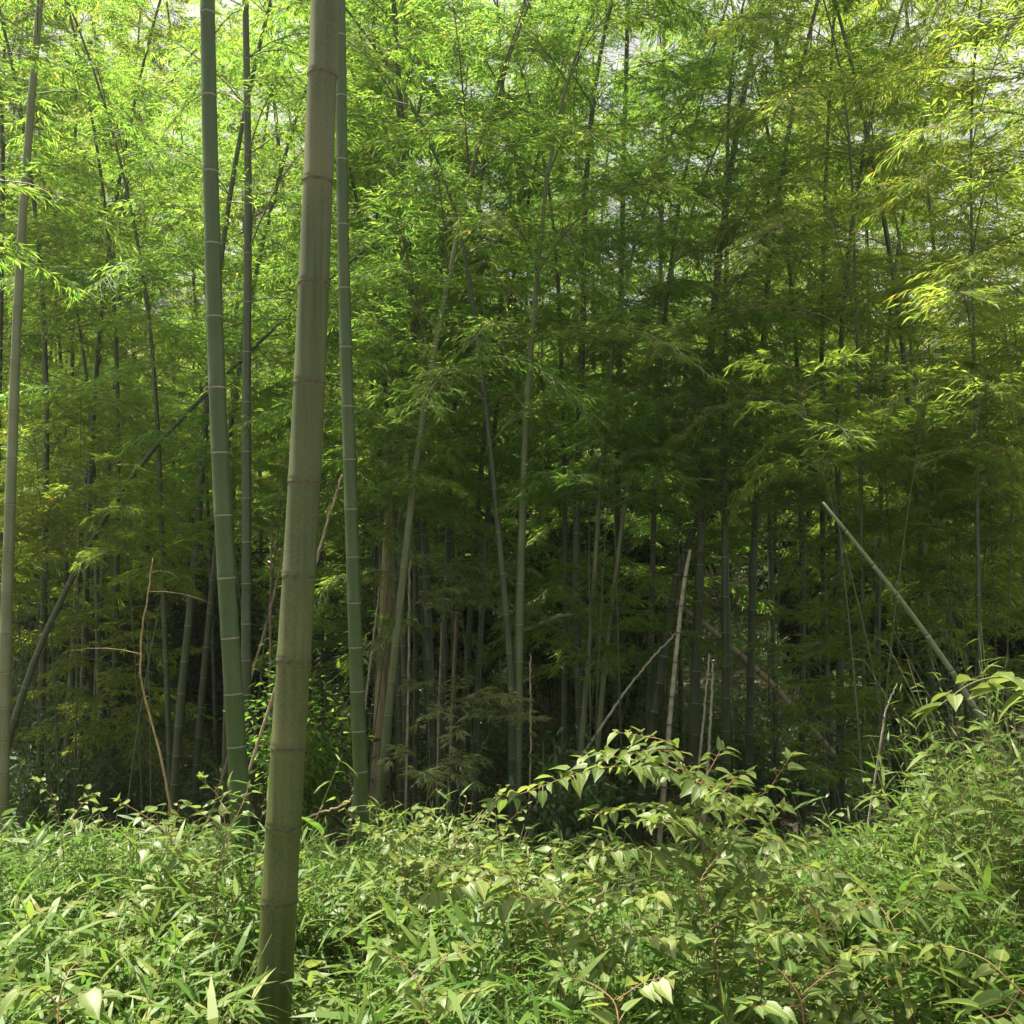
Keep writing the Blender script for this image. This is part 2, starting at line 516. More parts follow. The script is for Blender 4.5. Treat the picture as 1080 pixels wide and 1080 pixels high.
bamboo('sunlit right-hand culm of the bamboo pair joined at the base', 'mid', 7.6,
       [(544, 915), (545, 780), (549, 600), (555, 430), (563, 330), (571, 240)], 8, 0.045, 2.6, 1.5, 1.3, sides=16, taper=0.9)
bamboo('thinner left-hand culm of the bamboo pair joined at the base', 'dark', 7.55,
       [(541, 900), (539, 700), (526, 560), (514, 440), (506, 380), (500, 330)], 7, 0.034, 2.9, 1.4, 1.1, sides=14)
bamboo('long slanting bamboo leaning up to the right at far left', 'dark', 8.0,
       [(18, 750), (42, 680), (66, 630), (93, 575), (130, 515), (165, 468), (218, 415)], 5.4, 0.036, 3.4, 1.2, 0.9, nod=0.2, gmax=0.3)
# left, in the shade
bamboo('dark bamboo culm slanting slightly right behind the fresh green one', 'dark', 8.2,
       [(182, 860), (190, 740), (200, 650), (210, 540), (214, 480)], 9, 0.040, 2.9, 1.3, 1.1)
bamboo('thin dark culm meeting the slanting one at ground level', 'dark', 8.3,
       [(181, 860), (176, 720), (172, 620), (170, 540)], 8, 0.028, 2.6, 1.2, 1.0)
bamboo('dark bamboo whose lower culm peeks out right behind the fresh green one', 'dark', 9.0,
       [(205, 840), (212, 740), (220, 660), (228, 580)], 8.5, 0.037, 2.7, 1.2, 1.1)
for lab, X, Xt, Y, r in (('dark thin bamboo beside the foot of the long slanting one', 42, 48, 9.0, 0.038),
                         ('dark bamboo second from left in the shaded left group', 84, 93, 9.6, 0.036),
                         ('straight dark bamboo with a thin neighbour in the shaded left group', 107, 101, 10.2, 0.034),
                         ('blackish bamboo at the right of the shaded left group', 119, 124, 9.4, 0.032)):
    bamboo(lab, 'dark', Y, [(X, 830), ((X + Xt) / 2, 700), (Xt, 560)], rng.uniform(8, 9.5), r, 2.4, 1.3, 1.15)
bamboo('dark bamboo half hidden in bright leaves at upper left', 'dark', 11,
       [(70, 800), (85, 560), (108, 340), (128, 220)], 9, 0.042, 2.6, 1.5, 1.2)
bamboo('shadowy bamboo cut by the left photo edge behind the pale culm', 'dark', 9,
       [(-8, 800), (-3, 500), (3, 200)], 10, 0.04, 3.6, 1.5, 1.2)
bamboo('thin bamboo leaning right behind the dark green culm', 'pale', 10,
       [(238, 780), (244, 500), (247, 330), (275, 180), (285, 90)], 9.5, 0.035, 3.3, 1.4, 1.15)
# middle
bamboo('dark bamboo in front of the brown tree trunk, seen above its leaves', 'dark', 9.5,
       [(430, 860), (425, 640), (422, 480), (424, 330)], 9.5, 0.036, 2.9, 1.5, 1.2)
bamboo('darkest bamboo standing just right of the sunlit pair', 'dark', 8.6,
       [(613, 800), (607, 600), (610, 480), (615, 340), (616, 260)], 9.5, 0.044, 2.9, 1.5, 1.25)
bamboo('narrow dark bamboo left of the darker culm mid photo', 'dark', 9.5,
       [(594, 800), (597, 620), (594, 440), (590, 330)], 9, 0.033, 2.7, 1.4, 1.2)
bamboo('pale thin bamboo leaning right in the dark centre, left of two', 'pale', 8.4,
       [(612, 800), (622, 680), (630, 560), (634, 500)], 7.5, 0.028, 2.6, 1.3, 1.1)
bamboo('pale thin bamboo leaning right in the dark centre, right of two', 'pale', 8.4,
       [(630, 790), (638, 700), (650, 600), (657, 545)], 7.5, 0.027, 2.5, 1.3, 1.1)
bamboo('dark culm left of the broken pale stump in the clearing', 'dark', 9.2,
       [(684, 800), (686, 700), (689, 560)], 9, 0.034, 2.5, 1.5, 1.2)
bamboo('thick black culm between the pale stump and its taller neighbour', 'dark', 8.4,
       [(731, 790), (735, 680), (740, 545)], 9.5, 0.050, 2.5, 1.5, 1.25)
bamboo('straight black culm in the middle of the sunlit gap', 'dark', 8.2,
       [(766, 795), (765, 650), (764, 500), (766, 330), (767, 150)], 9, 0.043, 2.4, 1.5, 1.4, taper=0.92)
bamboo('black culm at the right of the sunlit gap, crossed by a fallen pole', 'dark', 8.8,
       [(790, 795), (793, 650), (797, 520)], 9.5, 0.040, 2.5, 1.5, 1.25)
bamboo('dark bamboo whose culm shows high up at right of centre', 'dark', 11,
       [(818, 800), (812, 560), (806, 360), (809, 235)], 11, 0.04, 2.9, 1.5, 1.2)
for i, (X, w) in enumerate(((425, .042), (438, .033), (453, .046), (466, .040), (477, .034), (488, .042), (502, .036))):
    bamboo(('leftmost', 'second', 'third', 'middle', 'fifth', 'sixth', 'rightmost')[i] +
           (' of the seven' if i else ' culm of the seven') + ' dark bamboos crowded below the sunlit sprays',
           'dark', 10 + 0.5 * (i % 3), [(X, 880), (X + rng.normal(0, 2), 760), (X + rng.normal(0, 5), 620)], rng.uniform(8.5, 10), w, 3.4, 1.4, 1.0)
# right
for lab, pts, Y, r in (
        ('dark bamboo left of the slanting pale pole, leafy halfway up', [(846, 800), (847, 640), (844, 480)], 9.6, .036),
        ('dark bamboo behind the upper end of the slanting pale pole', [(886, 840), (886, 690), (884, 550)], 8.8, .040),
        ('dark bamboo half hidden by leaves above the slanting pale pole', [(925, 820), (926, 640), (930, 480)], 10.4, .036),
        ('dark bamboo standing behind the middle of the slanting pale pole', [(986, 800), (981, 700), (974, 600)], 8.8, .040)):
    bamboo(lab, 'dark', Y, pts, rng.uniform(8.5, 9.5), r, 2.2, 1.5, 1.15, leaf='leaf_yellow')
bamboo('slender grey bamboo curving left toward the sky gap at upper right', 'pale', 9.5,
       [(985, 800), (975, 560), (966, 440), (959, 340), (950, 260), (936, 180)], 7.2, 0.030, 3.2, 1.3, 0.8, nod=0.6)
bamboo('slender grey bamboo leaning left at the right photo edge', 'pale', 9.0,
       [(1110, 780), (1086, 500), (1066, 380), (1045, 300)], 7.0, 0.030, 2.8, 1.4, 0.9, nod=0.5)
bamboo('yellowing bamboo at upper right whose leaves hang in from the edge', 'dark', 6.3,
       [(1160, 800), (1155, 400), (1150, 100)], 7.5, 0.036, 2.4, 2.0, 1.3, leaf='leaf_yellow', az_pref=math.pi * 0.95, leaf_len=0.082)
bamboo('gold-leaved bamboo hanging like a curtain at right above the mound', 'dark', 6.6,
       [(1035, 800), (1030, 500), (1024, 200)], 8.0, 0.016, 2.0, 1.7, 1.2, leaf='leaf_yellow', leaf_len=0.075)
bamboo('gold-leaved bamboo at right of centre, its leaves reaching low', 'dark', 7.4,
       [(912, 800), (908, 500), (900, 220)], 8.0, 0.018, 2.2, 1.5, 1.2, leaf='leaf_yellow')
bamboo('bamboo with dark drooping leaves hanging in at upper left corner', 'dark', 5.6,
       [(-75, 800), (-70, 400), (-62, 100)], 7.5, 0.036, 3.3, 1.2, 0.8, az_pref=0.3, leaf_len=0.085, skip=0.3)

# ---- bamboos deep in the grove: six of a kind, then copies
protos = []
for k in range(6):
    r0 = rng.uniform(0.036, 0.048); H = rng.uniform(12, 15)
    z = np.linspace(0, H, 60); lx = rng.normal(0, 0.5); ly = rng.normal(0, 0.3)
    ax = (z, lx * (z / H) ** 2 * 2, ly * (z / H) ** 2 * 2)
    root = tag(empty('bamboo', (0, 0, 0)), 'slender shaded bamboo standing deep in the grove behind the rest', 'bamboo', GROVE)
    mb = MB(); nodes = culm_mesh(mb, ax, r0, 8, detail=False)
    mb.build('culm', [M['dark'], M['ring_pale'], M['ring_dark']], root)
    mb = MB(); n_leaf += crown_mesh(mb, ax, nodes, (1.3, 2.2, 2.8, 1.7, 2.4, 3.2)[k], 2.1, 0.09, 1.4)
    mb.build('crown', [M['leaf_yellow' if k > 3 else 'leaf'], M['twig']], root)
    protos.append(root)


def copy_tree(o):
    c = o.copy(); COL.objects.link(c)
    for ch in o.children:
        q = ch.copy(); COL.objects.link(q); q.parent = c
    return c


spots = []
tries = 0
while len(spots) < 108 and tries < 12000:
    tries += 1
    y = rng.uniform(9.3, 26); x = rng.uniform(-0.62 * y - 1, 0.62 * y + 1)
    if min([(x - a) ** 2 + (y - b) ** 2 for a, b in spots] + [99]) < 1.1:
        continue
    px = 540 + F * x / y
    if px < 330 and y < 12.5:
        continue
    if px > 830 and y > 14 and rng.random() < 0.25:
        continue
    if 650 < px < 840 and 9 < y < 22 and rng.random() < 0.8:
        continue
    spots.append((x, y))
for i, (x, y) in enumerate(spots):
    o = protos[i] if i < 6 else copy_tree(protos[4 + i % 2 if 540 + F * x / y > 780 or (540 + F * x / y < 340 and i % 3) else i % 4])
    o.location = (x, y, float(ground_z(x, y)) - 0.05)
    o.rotation_euler = (rng.normal(0, 0.03), rng.normal(0, 0.04), rng.uniform(0, 6.28))
    s = rng.uniform(0.85, 1.1)
    if 540 + F * x / y > 850:
        s *= 0.88
    o.scale = (s, s, s)

# ------------------------------------------------------------------ cedar with a brown trunk
def trunk_tree():
    Y = 11.0
    W = [at(400, 850, Y), at(407, 680, Y), at(416, 470, Y), at(420, 300, Y)]
    ax = culm_axis(W, 10, nod=0.1)
    base = (float(ax[1][0]), float(ax[2][0]), float(ax[0][0]))
    root = tag(empty('tree', base), 'tree with a straight brown bark trunk among green bamboos', 'tree')
    z, x, y = ax
    mb = MB()
    h = z - z[0]
    tube(mb, np.stack([x, y, z], 1)[::4], (0.115 * (1 - 0.8 * h / h[-1]) * (1 + 0.6 * np.exp(-h * 4)))[::4], 18)
    # dead branch stubs and living limbs belong to the crown
    mb.build('trunk', [M['bark']], root, base)
    mb = MB()
    for k in range(34):
        zz = rng.uniform(4.2, z[-1]); f = (zz - 4.2) / (z[-1] - 4.2)
        b = np.array([np.interp(zz, z, x), np.interp(zz, z, y), zz])
        a = rng.uniform(0, 6.28); L = (1.7 - 1.3 * f) * rng.uniform(0.7, 1.1)
        t = np.linspace(0, 1, 6)[:, None]
        P = b + L * t * np.array([math.cos(a), math.sin(a), 0.35]) - np.array([0, 0, 0.5 * L]) * t * t
        tube(mb, P, 0.016 * (1 - 0.85 * t[:, 0]), 5, 1, True, None, False)
        n = 260
        s = rng.uniform(0.2, 1, n)
        Q = np.stack([np.interp(s, t[:, 0], P[:, c]) for c in range(3)], 1) + rng.normal(0, 0.11, (n, 3))
        leaves(mb, Q, rng.normal(0, 0.6, (n, 3)) + np.array([math.cos(a), math.sin(a), 0.1]), np.array([0, 0, 1.]) + rng.normal(0, .4, (n, 3)),
               rng.uniform(.06, .11, n), 0.016, 'diamond', 0)
    mb.build('crown', [M['shade'], M['bark']], root, base)


trunk_tree()

# ------------------------------------------------------------------ dead poles and sticks
def pole(name, label, Y, pts, w0, w1, mat='dead', nodes=True, sides=9, cat=None, group=None, dy=0.0, ext=True, twigs=0):
    P = np.array([at(px, py, Y + dy * i / max(len(pts) - 1, 1)) for i, (px, py) in enumerate(pts)])
    gz = float(ground_z(P[0, 0], P[0, 1]))
    t = np.linspace(0, 1, len(P)); tt = np.linspace(0, 1, 40)
    Q = np.stack([np.interp(tt, t, P[:, k]) for k in range(3)], 1)
    Q[1:-1] = (Q[:-2] + Q[1:-1] * 2 + Q[2:]) / 4
    if ext and Q[0, 2] > gz:                                             # carry the foot down to the ground
        d = Q[0] - Q[3]; d = d / np.linalg.norm(d)
        k = (Q[0, 2] - gz + 0.03) / max(-d[2], 0.25)
        Q = np.vstack([Q[0] + d * k, Q])
    n = len(Q)
    r = np.linspace(w0, w1, n) * Y / F / 2
    mb = MB()
    if nodes:
        seg = np.linalg.norm(np.diff(Q, axis=0), axis=1); L = np.concatenate([[0], np.cumsum(seg)])
        s = []; k = []; m = []
        h = 0.12
        while h < L[-1] - 0.03:
            s += [h - 0.012, h, h + 0.01]; k += [1, 1.1, 1]; m += [1, 2, 0]
            h += rng.uniform(0.2, 0.27)
        s = np.array([0] + s + [L[-1]]); k = np.array([1] + k + [1]); m = [0] + m + [0]
        Q2 = np.stack([np.interp(s, L, Q[:, c]) for c in range(3)], 1)
        tube(mb, Q2, np.interp(s, L, r) * k, sides, 0, True, m[:-1])
    else:
        Q = Q + rng.normal(0, 0.0012, Q.shape) * np.linspace(1, 3, n)[:, None]
        tube(mb, Q, r, sides, 0)
    for k in range(twigs):
        j = int(rng.uniform(0.3, 0.95) * n); L = rng.uniform(0.2, 0.5)
        d = norm(rng.normal(0, 1, 3) * np.array([1, .6, .3]) + np.array([0, 0, .35])) * L
        tt = np.linspace(0, 1, 5)[:, None]
        tube(mb, Q[j] + d * tt - np.array([0, 0, .12]) * tt ** 2, r[j] * .45 * (1 - .7 * tt[:, 0]), 5, 0)
    o = mb.build(name, [M[mat], M['ring_pale'], M['ring_dark']] if nodes else [M[mat]], None, tuple(Q[0]))
    return tag(o, label, cat or 'pole', group)


pole('bamboo_pole', 'pale dead bamboo pole slanting down right across the dark grove', 5.3,
     [(1052, 785), (1000, 702), (960, 645), (920, 595), (880, 545), (868, 530)], 6.8, 2.8, 'pale')
pole('bamboo_pole', 'dark fallen pole slanting down right behind the black culms', 9.2,
     [(850, 762), (815, 722), (780, 690), (740, 655), (700, 628)], 7, 5, 'dead', dy=-0.3)
pole('bamboo_pole', 'pale broken bamboo stump standing in the sunlit gap', 7.6,
     [(703, 800), (709, 730), (717, 650), (722, 610), (728, 580)], 5.5, 3.6, 'bleached')
pole('bamboo_pole', 'black leaning pole above the pale broken stump', 8.7,
     [(700, 690), (713, 610), (725, 575), (738, 545)], 9, 6, 'dark')
pole('dead_stick', 'white fallen stick rising right beside the pale broken stump', 7.7,
     [(640, 758), (660, 728), (685, 697), (712, 668)], 3.0, 2, 'bleached', False, 6, 'stick')
pole('dead_stick', 'bent tan dead sapling with bare twigs in the left shade', 6.6,
     [(176, 830), (168, 790), (158, 755), (148, 715), (149, 670), (157, 620), (161, 590)], 3.0, 1.2, 'tan', False, 7, 'stick', twigs=4)
pole('dead_stick', 'thin reddish dead stick slanting right of the thick olive culm', 6.0,
     [(318, 640), (334, 590), (346, 548), (361, 500)], 3.6, 2.4, 'stick', False, 6, 'stick')
pole('dead_stick', 'thin white upright stick right of the brown tree trunk', 8.5,
     [(429, 800), (431, 690), (432, 600), (434, 540)], 3.0, 2.2, 'bleached', False, 6, 'stick')
pole('dead_stick', 'grey stick leaning against the foot of the brown tree trunk', 8.9,
     [(388, 720), (393, 680), (401, 615)], 3.0, 2.0, 'bleached', False, 6, 'stick')
pole('dead_stick', 'thin pale stick standing right of the joined bamboo pair', 7.0,
     [(559, 830), (560, 760), (559, 690)], 2.4, 1.6, 'stick', False, 6, 'stick')
pole('dead_stick', 'left of two white sticks standing in the sunlit gap', 7.5,
     [(739, 790), (743, 750), (748, 690)], 3.0, 2.0, 'bleached', False, 6, 'stick')
pole('dead_stick', 'right of two white sticks standing in the sunlit gap', 7.4,
     [(747, 800), (750, 750), (752, 700)], 3.6, 2.2, 'bleached', False, 6, 'stick')
pole('dead_stick', 'short white stick poking up behind the right mound', 5.6,
     [(930, 775), (934, 750), (946, 722)], 2.2, 1.4, 'bleached', False, 6, 'stick')
pole('dead_stick', 'thin grey stick crossing behind the dark green culm', 8.6,
     [(272, 690), (285, 645), (297, 590), (303, 555)], 3.2, 2, 'stick', False, 6, 'stick')
pole('dead_stick', 'pale dead branch lying nearly level in the dark centre', 8.4,
     [(545, 668), (590, 650), (622, 645)], 3.6, 2.4, 'bleached', False, 6, 'stick', ext=False, twigs=3)
pole('dead_stick', 'fallen tan stem lying across the plants right of the olive culm', 4.4,
     [(300, 872), (335, 858), (366, 848), (372, 840)], 2.6, 2.0, 'stick', False, 7, 'stick', ext=False)
for lab, x, y0, y1 in (('thin pale shoot left of two by the sunlit sprays', 464, 720, 650),
                       ('thin pale shoot right of two by the sunlit sprays', 479, 690, 645),
                       ('thin grey shoot standing left of the brown tree trunk', 285, 690, 520)):
    pole('dead_stick', lab, 9.4, [(x, y0), (x + 1, (y0 + y1) / 2), (x + 2, y1)], 2.6, 2, 'stick', False, 6, 'stick')

# ------------------------------------------------------------------ shrubs and sprays in the shade
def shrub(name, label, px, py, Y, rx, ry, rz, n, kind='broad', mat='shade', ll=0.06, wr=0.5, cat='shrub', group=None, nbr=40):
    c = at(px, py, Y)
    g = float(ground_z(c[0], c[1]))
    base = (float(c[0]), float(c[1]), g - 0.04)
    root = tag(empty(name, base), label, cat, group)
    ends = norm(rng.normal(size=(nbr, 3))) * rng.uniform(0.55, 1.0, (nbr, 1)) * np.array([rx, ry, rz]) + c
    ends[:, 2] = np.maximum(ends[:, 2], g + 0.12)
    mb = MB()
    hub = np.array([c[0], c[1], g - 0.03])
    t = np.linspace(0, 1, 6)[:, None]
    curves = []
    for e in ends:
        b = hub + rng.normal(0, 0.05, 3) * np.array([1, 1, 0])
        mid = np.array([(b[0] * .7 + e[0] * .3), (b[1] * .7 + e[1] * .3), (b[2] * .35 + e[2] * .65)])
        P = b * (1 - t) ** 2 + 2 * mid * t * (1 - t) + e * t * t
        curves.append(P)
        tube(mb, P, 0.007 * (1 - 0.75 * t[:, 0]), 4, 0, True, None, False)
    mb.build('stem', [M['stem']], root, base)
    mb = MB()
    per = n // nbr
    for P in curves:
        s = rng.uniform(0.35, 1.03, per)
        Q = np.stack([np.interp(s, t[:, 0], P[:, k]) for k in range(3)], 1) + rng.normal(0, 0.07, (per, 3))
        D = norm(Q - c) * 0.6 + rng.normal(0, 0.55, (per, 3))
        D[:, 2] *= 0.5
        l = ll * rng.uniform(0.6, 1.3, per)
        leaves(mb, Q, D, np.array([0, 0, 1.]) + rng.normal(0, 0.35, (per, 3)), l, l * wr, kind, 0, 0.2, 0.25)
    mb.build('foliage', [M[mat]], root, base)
    return root


UND = 'shrubs in the shaded understorey'
shrub('shrub', 'small-leaved glossy shrub just right of the thick olive culm', 322, 745, 6.6, 0.42, 0.4, 0.55, 3000, mat='leaf', ll=0.05, group=UND)
shrub('shrub', 'low dark shrub under the shaded left bamboo group', 60, 790, 8.6, 0.7, 0.5, 0.5, 2000, group=UND)
shrub('shrub', 'dark shrub between the fresh green culm and shaded left group', 140, 800, 9.2, 0.7, 0.5, 0.5, 2000, group=UND)
shrub('shrub', 'dark broad shrub below the pale twin thin bamboos', 650, 740, 10.5, 0.9, 0.6, 0.8, 2600, group=UND)
shrub('shrub', 'dark shrub behind the black culms at the sunlit gap', 800, 770, 10.5, 1.0, 0.6, 0.6, 2400, group=UND)
shrub('shrub', 'dark leafy shrub right of the joined bamboo pair', 600, 830, 6.8, 0.42, 0.4, 0.42, 1600, group=UND)
shrub('shrub', 'shaded shrub behind the foot of the slanting pale pole', 960, 740, 8.5, 0.8, 0.5, 0.6, 2400, group=UND)
shrub('shrub', 'dark shrub deep in the shade under the slanting bamboo', 30, 690, 11.5, 1.0, 0.7, 0.9, 2400, group=UND)
def young(label, px, py, Y, rx, rz, leaf):
    c = at(px, py, Y)
    g = float(ground_z(c[0], c[1]))
    base = (float(c[0]), float(c[1]), g - 0.05)
    root = tag(empty('young_bamboo', base), label, 'young bamboo', SPR)
    mc, mk = MB(), MB()
    for k in range(3):
        H = max(c[2] + rz * rng.uniform(0.6, 1.2) - g, 0.4)
        b = np.array([c[0] + rng.normal(0, .12), c[1] + rng.normal(0, .12), g - .05])
        q = np.array([c[0] + rng.normal(0, rx * .5), c[1] + rng.normal(0, .25), g + H])
        z = np.linspace(b[2], q[2], 40); t = ((z - z[0]) / (z[-1] - z[0])) ** 1.6
        ax = (z, b[0] + (q[0] - b[0]) * t, b[1] + (q[1] - b[1]) * t)
        nodes = culm_mesh(mc, ax, 0.008, 6, detail=False, gmax=0.16, gap0=0.08)
        crown_mesh(mk, ax, nodes, c[2] - rz, rx * 1.15, 0.078, 0.95)
    mc.build('culm', [M['dark'], M['ring_pale'], M['ring_dark']], root, base)
    mk.build('crown', [M[leaf], M['twig']], root, base)


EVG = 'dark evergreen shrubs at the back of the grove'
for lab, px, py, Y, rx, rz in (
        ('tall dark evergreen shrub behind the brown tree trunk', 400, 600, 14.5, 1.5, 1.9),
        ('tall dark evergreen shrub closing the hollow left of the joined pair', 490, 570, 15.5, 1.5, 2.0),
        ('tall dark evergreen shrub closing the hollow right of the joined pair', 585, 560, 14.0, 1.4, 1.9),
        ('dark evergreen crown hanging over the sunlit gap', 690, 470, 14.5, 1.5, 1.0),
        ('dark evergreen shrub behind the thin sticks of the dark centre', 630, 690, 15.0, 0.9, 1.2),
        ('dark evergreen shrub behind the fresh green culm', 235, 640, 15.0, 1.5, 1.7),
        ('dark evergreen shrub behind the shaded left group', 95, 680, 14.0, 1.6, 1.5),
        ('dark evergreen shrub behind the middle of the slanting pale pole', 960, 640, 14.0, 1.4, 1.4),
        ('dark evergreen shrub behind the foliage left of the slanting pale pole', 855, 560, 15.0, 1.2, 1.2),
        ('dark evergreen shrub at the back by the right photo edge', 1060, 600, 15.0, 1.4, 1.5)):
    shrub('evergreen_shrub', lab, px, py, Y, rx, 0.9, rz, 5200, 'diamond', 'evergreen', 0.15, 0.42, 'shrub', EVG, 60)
SPR = 'leafy bamboo sprays of the understorey'
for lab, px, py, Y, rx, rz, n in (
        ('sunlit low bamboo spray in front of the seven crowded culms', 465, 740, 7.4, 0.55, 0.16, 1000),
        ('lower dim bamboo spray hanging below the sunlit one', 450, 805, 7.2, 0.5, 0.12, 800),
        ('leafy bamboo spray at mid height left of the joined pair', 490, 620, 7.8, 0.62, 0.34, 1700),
        ('leafy young bamboo with gold leaves over the slanting left one', 150, 560, 7.5, 0.6, 0.5, 1500),
        ('feathery young bamboo right of the black culms', 860, 660, 7.6, 0.62, 0.7, 2600),
        ('feathery young bamboo at right over the slanting pale pole', 1010, 600, 7.4, 0.7, 0.8, 3000),
        ('gold-tipped young bamboo above the upper end of the pale pole', 900, 440, 6.3, 0.7, 0.5, 2600),
        ('fine-leaved young bamboo behind the shaded left culms', 70, 520, 8.2, 0.9, 0.8, 1),
        ('fine-leaved young bamboo between dark green culm and olive culm', 285, 470, 8.0, 0.7, 0.8, 1),
        ('fine-leaved young bamboo showing just right of the slim green culm', 400, 450, 7.6, 0.7, 0.7, 1),
        ('tall fine-leaved young bamboo left of the joined pair', 470, 480, 8.6, 0.9, 0.8, 1),
        ('feathery layered young bamboo right of the joined pair', 640, 480, 7.4, 0.8, 0.5, 1),
        ('dim feathery young bamboo low right of the joined pair', 620, 640, 8.2, 0.7, 0.5, 1),
        ('dense dark young bamboo above the sunlit gap', 720, 440, 8.0, 0.8, 0.5, 1),
        ('tall feathery young bamboo above the sunlit gap, further right', 800, 420, 7.6, 0.8, 0.7, 1),
        ('fine-leaved young bamboo at the right edge above the mound', 1060, 480, 7.0, 0.8, 0.8, 1),
        ('gold-green young bamboo right of the pale pole top', 960, 480, 7.6, 0.8, 0.6, 1),
        ('dim young bamboo at the foot of the shaded left group', 130, 720, 9.0, 0.8, 0.7, 1),
        ('dim young bamboo under the long slanting bamboo', 30, 620, 9.0, 0.8, 0.7, 1),
        ('dim young bamboo behind the foot of the pale pole', 900, 770, 7.0, 0.5, 0.35, 1300)):
    young(lab, px, py, Y, rx, rz, 'leaf_painted_sun' if 'spray' in lab else 'leaf_yellow' if px > 840 or px < 200 else 'leaf')

# ------------------------------------------------------------------ foreground plants
def uheight(x, y):
    px = 540 + F * x / np.maximum(y, 0.5)
    h = 0.36 + 0.05 * np.sin(x * 3.1 + y * 2) + 0.04 * np.sin(x * 7 - y * 5)
    h = h + 0.42 * np.exp(-((px - 1040) / 110) ** 2) * sstep(2.6, 3.4, y) * (1 - sstep(4.2, 5.2, y))
    h = h + 0.20 * np.exp(-((px - 30) / 130) ** 2) * sstep(2.8, 3.6, y) * (1 - sstep(4.6, 5.5, y))
    h = h + 0.12 * np.exp(-((px - 720) / 120) ** 2) * sstep(2.3, 2.8, y) * (1 - sstep(3.2, 3.9, y))
    h = h * (1 + sstep(2.6, 3.4, y) * (0.32 * np.sin(x * 2.3 + 0.6 * y + 1) + 0.28 * np.sin(x * 5.1 + 2.2 * y)))
    return np.maximum(h, 0.1)


def blades(mb, X, Yv, H, per, ll, mat=0, wr=0.125, up0=0.35):
    n = len(X)
    g = ground_z(X, Yv)
    a = rng.uniform(0, 6.28, n); lean = rng.uniform(0.05, 0.45, n) * H
    top = np.stack([X + lean * np.cos(a), Yv + lean * np.sin(a), g + H], 1)
    bot = np.stack([X, Yv, g - 0.02], 1)
    mid = bot * 0.5 + top * 0.5 - np.stack([np.cos(a) * lean, np.sin(a) * lean, 0 * a], 1) * 0.18
    sticks(mb, bot, mid, 0.0026, 1); sticks(mb, mid, top, 0.0018, 1)
    s = rng.uniform(0.4, 1.0, (n, per, 1))
    Q = np.where(s < 0.5, bot[:, None] + (mid - bot)[:, None] * s * 2, mid[:, None] + (top - mid)[:, None] * (s - .5) * 2).reshape(-1, 3)
    k = n * per
    az = rng.uniform(0, 6.28, k); el = rng.normal(up0, 0.4, k)
    D = np.stack([np.cos(az) * np.cos(el), np.sin(az) * np.cos(el), np.sin(el)], 1)
    l = ll * rng.uniform(0.55, 1.35, k)
    leaves(mb, Q, D, np.array([0, 0, 1.]) + rng.normal(0, 0.3, (k, 3)), l, l * wr * rng.uniform(0.8, 1.25, k), 'blade', mat, rng.uniform(0.05, 0.45, k), 0.3)


def scatter(n, y0, y1, wide=0.62, extra=1.0):
    y = np.sqrt(rng.uniform(y0 ** 2, y1 ** 2, n)); x = rng.uniform(-1, 1, n) * (wide * y + extra)
    return x, y


# low grassy ground cover: one mass
mb = MB()
x, y = scatter(6200, 1.5, 4.5)
h = uheight(x, y) * rng.uniform(0.55, 1.15, len(x))
pxs = 540 + F * x / y
keep = ~((np.abs(pxs - 288) < 85) & (y < 2.95) & (h > 1.42 - 0.463 * y))
x, y, h = x[keep], y[keep], h[keep]
blades(mb, x, y, h, 10, 0.078, wr=0.105)
x, y = scatter(3200, 4.4, 9.5, 0.6, 0.5)
blades(mb, x, y, rng.uniform(0.1, 0.34, len(x)), 8, 0.10)
tag(mb.build('grass', [M['blade'], M['stem']]), 'dense narrow-bladed green undergrowth covering the foreground', 'grass', None, 'stuff')

# small-leaved herbs between the blades: one mass
mb = MB()
x, y = scatter(3800, 1.5, 4.5)
hh = uheight(x, y) * rng.uniform(0.5, 1.0, len(x))
keep = ~((np.abs(540 + F * x / y - 288) < 65) & (y < 2.95) & (hh > 1.42 - 0.463 * y))
x, y, hh = x[keep], y[keep], hh[keep]
g = ground_z(x, y)
b = np.stack([x, y, g - 0.02], 1); t_ = np.stack([x + rng.normal(0, .08, len(x)), y + rng.normal(0, .08, len(x)), g + hh], 1)
sticks(mb, b, t_, 0.002, 1)
per = 9
s = rng.uniform(0.45, 1.0, (len(x), per, 1))
Q = (b[:, None] + (t_ - b)[:, None] * s).reshape(-1, 3) + rng.normal(0, 0.035, (len(x) * per, 3)) * np.array([1, 1, .4])
k = len(Q); az = rng.uniform(0, 6.28, k); el = rng.normal(0.1, 0.3, k)
D = np.stack([np.cos(az) * np.cos(el), np.sin(az) * np.cos(el), np.sin(el)], 1)
l = rng.uniform(0.025, 0.07, k)
leaves(mb, Q, D, np.array([0, 0, 1.]) + rng.normal(0, .25, (k, 3)), l, l * 0.55, 'broad', 0, 0.2, 0.25)
